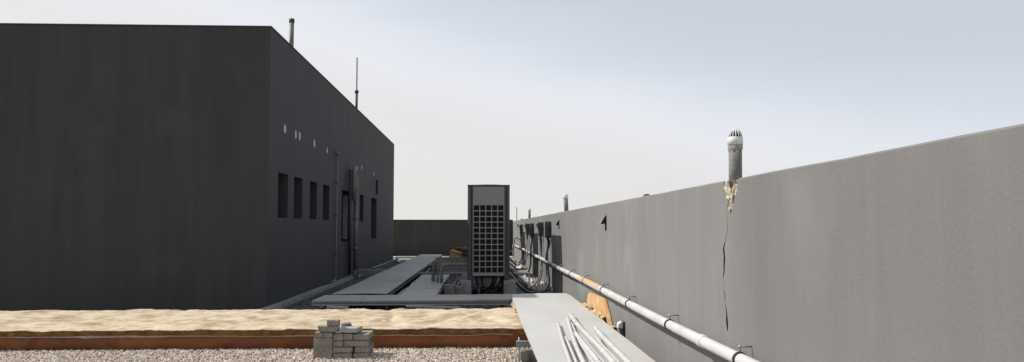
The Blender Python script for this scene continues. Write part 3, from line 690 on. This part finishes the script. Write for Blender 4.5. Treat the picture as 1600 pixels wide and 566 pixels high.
lag(680, 404.6, 430, 16.0, .03, 'rear lagged pipe running behind the left fat one beside the cooling units')
for i, (y_, Y) in enumerate(((389.5, 20.3), (395.5, 20.4), (401.3, 20.5))):
    p = at_y(725 - i * .8, y_, Y)
    o = MB().tube(bend((p.x, Y + .9, p.z), (p.x, Y, p.z), (-.2, Y, p.z), .12), .055, 12).build('lagged_bend', M['lag'])
    tag(o, ['top', 'middle', 'bottom'][i] + ' lagged bend of the three stacked behind the front cooling unit', 'pipe', 'stacked lagged bends of the middle cooling units')
a, b, c, d = at_y(702, 403.5, 21.2), at_y(720, 402.5, 21.2), at_y(720.5, 397, 21.2), at_y(704, 391.5, 21.2)
t = thing('foam_offcut', (a.x + .15, 21.4, a.z - .13), 'orange brown duct offcut with a pale rim, lying behind the lagged pipes', 'duct offcut')
MB().prism([a, b, c, d], (.04, .35, .02)).build('block', M['orange'], t, bevel=.008)
mb = MB()
for p, q in ((a, d), (d, c)): mb.tube([p + Vector((0, -.01, 0)), q + Vector((0, -.01, 0))], .012, 6)
mb.build('rim', M['orange'], t)
mb = MB(); a2 = at_y(705, 403.5, 21.7); b2 = at_y(729, 403.5, 21.7); w = b2.x - a2.x
mb.prism([(a2.x + w * (.5 - .5 * math.cos(math.pi * k / 14)), 21.6, a2.z + .30 * math.sin(math.pi * k / 14) ** .6) for k in range(15)], (0, .5, 0))
mb.build('round_end', M['brown'], t, bevel=.006)
MB().box(a.x, b2.x, 21.25, 21.95, a.z - .06, a.z - .004).build('support_batten', M['dkmetal'], t)
# extra cables under trays on the dark strip
def snake(x, y0, y1, z, r, m, lb):
    P = [(x + .05 * fb(k * .9, x * 3), y0 + (y1 - y0) * k / 10, z + .02 * abs(fb(k, x))) for k in range(11)]
    tag(MB().tube(smooth_path(P, 4), r, 8).build('floor_cable', m), lb, 'cable')
snake(-1.36, 11.95, 21, .17, .02, M['hose'], 'black cable lying in the gap at the right of the walkway tray')
snake(-1.31, 12.1, 19, .11, .016, M['oldpipe'], 'brown cable lying low in the gap at the right of the walkway tray')
snake(-.55, 12.0, 19, .05, .022, M['hose'], 'black cable on the floor between the middle tray and the plinths')
snake(-.46, 12.4, 20, .09, .017, M['hosegrey'], 'grey cable on the floor between the middle tray and the plinths')
snake(-2.5, 12.0, 18.6, .04, .018, M['hose'], 'black cable on the gravel along the left side of the walkway tray')

# ------------------------------------------------------------ foam covered duct
t = thing('insulated_duct', (-1.5, 9.4, 0), 'low wide duct with pale lumpy foam on top and a reddish brown side', 'duct')
FX0, FX1, FY0, FY1 = -6.5, 1.462, 8.34, 10.62
def ftop(x, y):
    v = (y - FY0) / (FY1 - FY0)
    xr = x * .86 - y * .5; yr = x * .5 + y * .86      # folds run diagonally across the duct
    kf = min(1, .25 + max(0, v) * 2.5) * (1 - .5 * max(0, v))
    z = .222 + .012 * kf * fb(x, y * .8, 1, .9) + .026 * kf * fb(xr * 2.3, yr * .5, 5, 1.3) + .006 * fb(x, y, 7, 5.5) + .003 * fb(x, y, 2, 14) - .022 * max(0, v) ** 2
    # diagonal creases
    for (cx_, sl) in ((-3.4, .9), (-2.55, 1.1), (-1.75, .8), (-1.05, -.25), (-.35, .7), (.15, -.9), (-4.3, .6), (-5.2, .9)):
        d = (x - cx_) - sl * (y - 9.2) * .5 - .06 * fb(x, y, 9, 2)
        z -= .020 * kf * math.exp(-(d / .06) ** 2); z += .016 * kf * math.exp(-((d - .15) / .10) ** 2)
    z -= .012 * math.exp(-((y - 9.3 - .1 * fb(x, 0, 4, 1.2)) / .05) ** 2) * (.5 + .5 * fb(x, 3, 0, .8))
    return z
mb = MB(); nx, ny = 560, 90
def ffn(u, v):
    x = FX0 + (FX1 - FX0) * u
    ed = .016 * fb(x, 1, 0, 1.3) + .012 * fb(x, 2, 0, 7)
    y = FY0 + ed - .03 + (FY1 - FY0 + .03 + .05 * fb(x, 8, 0, 2)) * max(0, (v - .06) / .94) ** 1.0
    z = ftop(x, y)
    if v < .06:
        k = v / .06; z = z - .014 * (1 - k) ** 1.6 - .006 * fb(x, k, 3, 12); y = y - .018 * math.sin(math.pi * k) + .02 * (1 - k)
    if v > .95: z -= (v - .95) / .05 * .07
    return Vector((x, y, z))
mb.grid(nx, ny, ffn)
foam_o = mb.build('foam_top', M['foam'], t)
mb = MB()
mb.grid(500, 6, lambda u, v: Vector((FX0 + (FX1 - FX0) * u, FY0 + .012 + .012 * fb(u * 40, v) + .010 * fb(u * 130, v * 2) + .012 * (1 - v), .150 + .068 * v)))
mb.build('foam_lip', M['foamlip'], t)
mb = MB()
mb.grid(240, 8, lambda u, v: Vector((FX0 + (FX1 - FX0) * u, FY0 + .03 - .02 * math.sin(math.pi * v) + .008 * fb(u * 22, v * 1.2, 3), .158 * v)))
mb.build('side_membrane', M['brown'], t)
MB().box(FX0, FX1, FY0 + .06, FY1 - .06, 0, .15).build('duct_body', M['brown'], t)
mb = MB()
def tp(u, v):
    x = FX0 + (.35 - FX0) * u
    z = .150 + .010 * fb(x, 0, 0, 1.1) + .005 * fb(x, 5, 0, 5); h = .006 + .005 * max(0, fb(x, 9, 0, 2.5)) + .010 * max(0, fb(x, 4, 0, 1.1) - .35)
    return Vector((x, FY0 + .004 - .012 * v * v - .006 * abs(fb(x, 7, 0, 6)), z + h * (v - .5) * 2))
mb.grid(420, 2, tp); mb.build('tape', M['tape'], t)
# upturned flap against the wall
flap = MB(); P = [at_x(918, 478, WX - .02), at_x(922, 457, WX - .02), at_x(933, 461, WX - .02), at_x(946, 467, WX - .02), at_x(951, 485, WX - .02), at_x(957, 512, WX - .02)]
yn = P[-1].y; yf = P[0].y
flap.prism([(WX - .045, yf, .18)] + [(WX - .045, p.y, p.z) for p in P] + [(WX - .045, yn - .02, .12)], (.042, 0, 0))
o = flap.build('wall_flap', M['orange'], t, bevel=.012, seg=2)
for s, (cx_, cy_, cz_, sx, sy, sz) in enumerate(((.47, 10.25, .235, .035, .34, .035), (.49, 10.72, .235, .05, .15, .04), (1.36, 9.9, .28, .06, .30, .035), (1.38, 9.1, .25, .05, .45, .06), (1.36, 8.65, .20, .045, .22, .05))):
    b3 = blob((cx_, cy_, cz_), (sx, sy, sz), 4, .55, s * 7 + 1)
    b3.build('foam_lump', M['foamlump'], t)

# ------------------------------------------------------------ pale board and trestle
ZP = .305
mb = MB()
def pl(u, v):
    y = 4.6 + (11.66 - 4.6) * v
    xl = .43 + .025 * max(0, (y - 8) / 3.6) + (.03 * max(0, (y - 10.9)) if y > 10.9 else 0); xr = 1.30 + .02 * (y - 5) / 6 + (-.05 * max(0, y - 11.2))
    return Vector((xl + (xr - xl) * u, y + .03 * (u - .5) * v, ZP + .0035 * fb(u * 2, y * .8, 2) + .006 * math.sin(math.pi * u) * math.sin(y * 1.7) - .012 * max(0, y - 11) * (1 - u)))
mb.sheet(24, 110, pl, .012)
tag(mb.build('pale_board', M['plate']), 'long pale board laid over the duct beside the grey wall, holding loose tubes', 'board')
for i, y in enumerate((7.22, 5.4)):
    t = thing('trestle', (.85, y, 0), ['steel trestle visible at the left edge of the pale board', 'steel trestle nearest the camera under the pale board'][i], 'trestle', 'trestles under the pale board')
    MB().box(.335, 1.4, y, y + .06, .235, .240).box(.335, 1.4, y, y + .004, .19, .235).box(.335, 1.4, y + .056, y + .06, .19, .235).build('channel', M['galv'], t, bevel=.001)
    MB().box(.45, 1.25, y + .005, y + .055, .241, ZP - .014).build('packer', M['conc2'], t)
    for x in (.362, 1.34): MB().tube([(x, y + .03, .0), (x, y + .03, .275)], .006, 8).build('threaded_rod', M['galv'], t)
    MB().box(.37, 1.33, y - .01, y + .12, .065, .15).build('foot_block', M['conc2'], t, bevel=.005)
    MB().box(.39, 1.31, y + .01, y + .1, 0, .064).build('footing', M['conc2'], t)
# loose tubes on the board
def tb(pts, r, lb, m=None, oval=1):
    P = [at_z(a, b, ZP + .014 + r + (c if len(q) > 2 else 0)) for q in pts for a, b, c in [(*q, 0)[:3]]]
    r *= 1.18
    o = MB().tube(smooth_path(P, 5), r, 12, oval=oval).build('loose_tube', m or M['tube']); tag(o, lb, 'tube', 'loose pale tubes on the board')
tb([(872, 506), (879, 532), (887, 555), (899, 590), (914, 630)], .013, 'leftmost loose tube on the pale board')
tb([(887, 497), (893, 520), (902, 545), (914, 571), (932, 610)], .0155, 'loose tube second from the left on the pale board, reaching farther back')
tb([(884, 527), (893, 548), (902, 570), (918, 605)], .0095, 'short thin loose tube between the two leftmost ones')
tb([(892, 492), (899, 503), (913, 519), (932, 538), (958, 566), (990, 600)], .0205, 'thickest loose tube, reaching farthest back across the pale board')
tb([(899, 521), (912, 537), (926, 554), (938, 570), (962, 602)], .018, 'loose tube just left of and beside the thickest one')
tb([(912, 530), (925, 545), (943, 566), (968, 596)], .009, 'thin loose tube tucked under the thickest one')
tb([(931, 514), (937, 521), (944, 529), (960, 545), (981, 566), (1014, 600)], .021, 'rightmost thick loose tube on the pale board')
tb([(931, 526), (942, 541), (955, 555), (967, 568), (990, 597)], .013, 'thin loose tube beside the rightmost thick one')
tb([(893, 505), (899, 519), (907, 536), (920, 556), (945, 594)], .010, 'thin loose tube lying between the second and the thickest one')

# ------------------------------------------------------------ bricks
BXo = lambda z: -1.641 + (z - 75) / 1192
def brick(x0, x1, z0, z1, y0, y1, lb, m='brick', rz=0, rx=0, ry=0, seed=None, taper=0):
    mb = MB(); mb.box(0, x1 - x0, 0, y1 - y0, 0, z1 - z0)
    bm = mb.bm
    if taper:
        for v in bm.verts:
            if v.co.z < .001: v.co.x += taper if v.co.x < .01 else -taper
    bmesh.ops.subdivide_edges(bm, edges=list(bm.edges), cuts=5, use_grid_fill=True)
    cnr = [Vector(((x1 - x0) * a, (y1 - y0) * b, (z1 - z0) * c)) for a in (0, 1) for b in (0, 1) for c in (0, 1)]
    bmesh.ops.recalc_face_normals(bm, faces=bm.faces)
    sd = random.random() * 50
    for v in bm.verts:
        n_ = fb(v.co.x + sd, v.co.y + v.co.z, sd, 22)
        e = sum(1 for a, L_ in ((v.co.x, x1 - x0), (v.co.y, y1 - y0), (v.co.z, z1 - z0)) if a < .002 or a > L_ - .002)
        if e >= 2: v.co -= v.normal * (.0025 + .004 * max(0, n_) * e)
        else: v.co += v.normal * .0010 * n_
    o = mb.build('concrete_brick', M[m], origin=((x1 - x0) / 2, (y1 - y0) / 2, 0))
    o.location = ((x0 + x1) / 2, (y0 + y1) / 2, z0); o.rotation_euler = (R(rx), R(ry), R(rz + random.uniform(-2.2, 2.2)))
    tag(o, lb, 'brick', 'concrete bricks stacked on the gravel'); return o
Yf = 7.70
g = .0
brick(BXo(75), BXo(298), .005, .212, Yf, Yf + .11, 'big rough square block standing upright at the left of the stack')
brick(BXo(88), BXo(182), .214, .268, Yf + .005, Yf + .17, 'small brick end above the big square block, far left')
brick(BXo(186), BXo(300), .214, .267, Yf, Yf + .17, 'small brick end above the big square block, second from left')
brick(BXo(118), BXo(368), .270, .330, Yf + .005, Yf + .10, 'tapered brick near the top left of the stack under the small topmost one', rz=1, taper=.02)
brick(BXo(232), BXo(370), .332, .388, Yf - .005, Yf + .085, 'topmost small brick of the stack')
brick(BXo(372), BXo(478), .290, .335, Yf + .12, Yf + .25, 'dark tilted slab behind the topmost brick', 'brick3', rz=20, ry=-9)
brick(BXo(378), BXo(603), .262, .312, Yf + .0, Yf + .19, 'wide smooth slab with a bright top, upper right of the stack', 'brick2', rz=-6)
brick(BXo(303), BXo(530), .003, .064, Yf, Yf + .11, 'bottom row brick at the middle of the stack')
brick(BXo(541), BXo(720), .003, .066, Yf, Yf + .11, 'bottom row brick at the right front corner of the stack')
brick(BXo(722) - .11, BXo(722), .003, .065, Yf + .115, Yf + .32, 'bottom row brick on the right side of the stack', rz=-3)
brick(BXo(303), BXo(536), .067, .123, Yf, Yf + .11, 'second row brick at the middle of the stack')
brick(BXo(555), BXo(722), .068, .126, Yf, Yf + .11, 'second row brick at the right front corner of the stack')
brick(BXo(724) - .11, BXo(724), .067, .126, Yf + .115, Yf + .32, 'second row brick on the right side of the stack', rz=-3)
brick(BXo(305), BXo(415), .126, .183, Yf - .003, Yf + .18, 'third row brick end at the middle of the stack')
brick(BXo(425), BXo(716), .128, .187, Yf - .006, Yf + .10, 'long third row brick at the front right of the stack')
brick(BXo(720) - .10, BXo(720), .128, .184, Yf + .108, Yf + .30, 'dark third row brick on the right side of the stack', 'brick3', rz=-3)
brick(BXo(305), BXo(420), .186, .255, Yf, Yf + .18, 'top row brick end at the middle of the stack, left of its twin')
brick(BXo(426), BXo(536), .189, .254, Yf, Yf + .18, 'top row brick end at the middle of the stack, right of its twin')
brick(BXo(541), BXo(718), .189, .246, Yf - .004, Yf + .11, 'top row brick at the right front corner of the stack')
brick(BXo(722) - .11, BXo(722), .188, .247, Yf + .116, Yf + .32, 'top row brick on the right side of the stack', rz=-3)
# hidden core keeps the stack from being hollow
brick(BXo(315), BXo(600), .003, .062, Yf + .115, Yf + .215, 'bottom row brick inside the stack behind the front ones')
brick(BXo(430), BXo(600), .067, .123, Yf + .115, Yf + .215, 'second row brick inside the stack behind the front ones')
brick(BXo(430), BXo(600), .128, .184, Yf + .185, Yf + .285, 'third row brick inside the stack behind the front ones')

# ------------------------------------------------------------ light, sky, camera
v = Vector((1, -.26, -1.01))
sun = bpy.data.lights.new('sun', 'SUN'); sun.energy = 4.4; sun.angle = R(.6); sun.color = (1, .965, .92)
so = bpy.data.objects.new('sun', sun); COL.objects.link(so); so.rotation_euler = v.to_track_quat('-Z', 'Y').to_euler(); so.location = (-10, 5, 20)
elev = math.asin(-v.normalized().z); az = math.atan2(-v.x, -v.y)
w = bpy.data.worlds.new('World'); scene.world = w; w.use_nodes = True
N = w.node_tree.nodes; L = w.node_tree.links; N.clear()
sky = N.new('ShaderNodeTexSky'); sky.sky_type = 'NISHITA'; sky.sun_disc = False; sky.sun_elevation = elev; sky.sun_rotation = az
sky.dust_density = 4; sky.air_density = 1
b1 = N.new('ShaderNodeBackground'); b1.inputs['Strength'].default_value = .1; L.new(sky.outputs[0], b1.inputs[0])
tc = N.new('ShaderNodeTexCoord'); sx = N.new('ShaderNodeSeparateXYZ'); L.new(tc.outputs['Generated'], sx.inputs[0])
rp = N.new('ShaderNodeValToRGB'); cr = rp.color_ramp
cr.elements[0].position = 0; cr.elements[0].color = (.799, .790, .772, 1)
cr.elements[1].position = .32; cr.elements[1].color = (.590, .632, .706, 1)
for p_, c_ in ((.12, (.780, .776, .778)), (.185, (.808, .814, .850)), (.215, (.762, .790, .850)), (.27, (.655, .695, .770)), (1., (.45, .52, .62))):
    e = cr.elements.new(p_); e.color = (*c_, 1)
mpn = N.new('ShaderNodeMapping'); mpn.inputs['Scale'].default_value = (1.5, 1.5, 5); L.new(tc.outputs['Generated'], mpn.inputs[0])
nz = N.new('ShaderNodeTexNoise'); nz.inputs['Scale'].default_value = 1.6; nz.inputs['Detail'].default_value = 5; L.new(mpn.outputs[0], nz.inputs['Vector'])
ma = N.new('ShaderNodeMath'); ma.operation = 'MULTIPLY_ADD'; ma.inputs[1].default_value = .10; ma.inputs[2].default_value = -.05
L.new(nz.outputs['Fac'], ma.inputs[0])
ad = N.new('ShaderNodeMath'); ad.operation = 'ADD'; mxx = N.new('ShaderNodeMath'); mxx.operation = 'MULTIPLY_ADD'; mxx.inputs[1].default_value = .25; L.new(sx.outputs[0], mxx.inputs[0]); L.new(sx.outputs[2], mxx.inputs[2]); L.new(mxx.outputs[0], ad.inputs[0]); L.new(ma.outputs[0], ad.inputs[1]); L.new(ad.outputs[0], rp.inputs[0])
b2 = N.new('ShaderNodeBackground'); b2.inputs['Strength'].default_value = 1.09; L.new(rp.outputs[0], b2.inputs[0])
mx = N.new('ShaderNodeMixShader'); mx.inputs[0].default_value = .9; L.new(b1.outputs[0], mx.inputs[1]); L.new(b2.outputs[0], mx.inputs[2])
out = N.new('ShaderNodeOutputWorld'); L.new(mx.outputs[0], out.inputs[0])

cam = bpy.data.cameras.new('camera'); cam.sensor_width = 36; cam.lens = 36 * F / 1600; cam.clip_end = 5000; cam.clip_start = .05
co = bpy.data.objects.new('camera', cam); COL.objects.link(co); co.location = (0, 0, CAMZ)
co.rotation_euler = Matrix((rt, up, -fw)).transposed().to_euler()
scene.camera = co
scene.view_settings.view_transform = 'Standard'; scene.view_settings.look = 'None'
scene.view_settings.exposure = 0; scene.view_settings.gamma = 1
for o in bpy.data.objects:
    if '_o' in o: del o['_o']
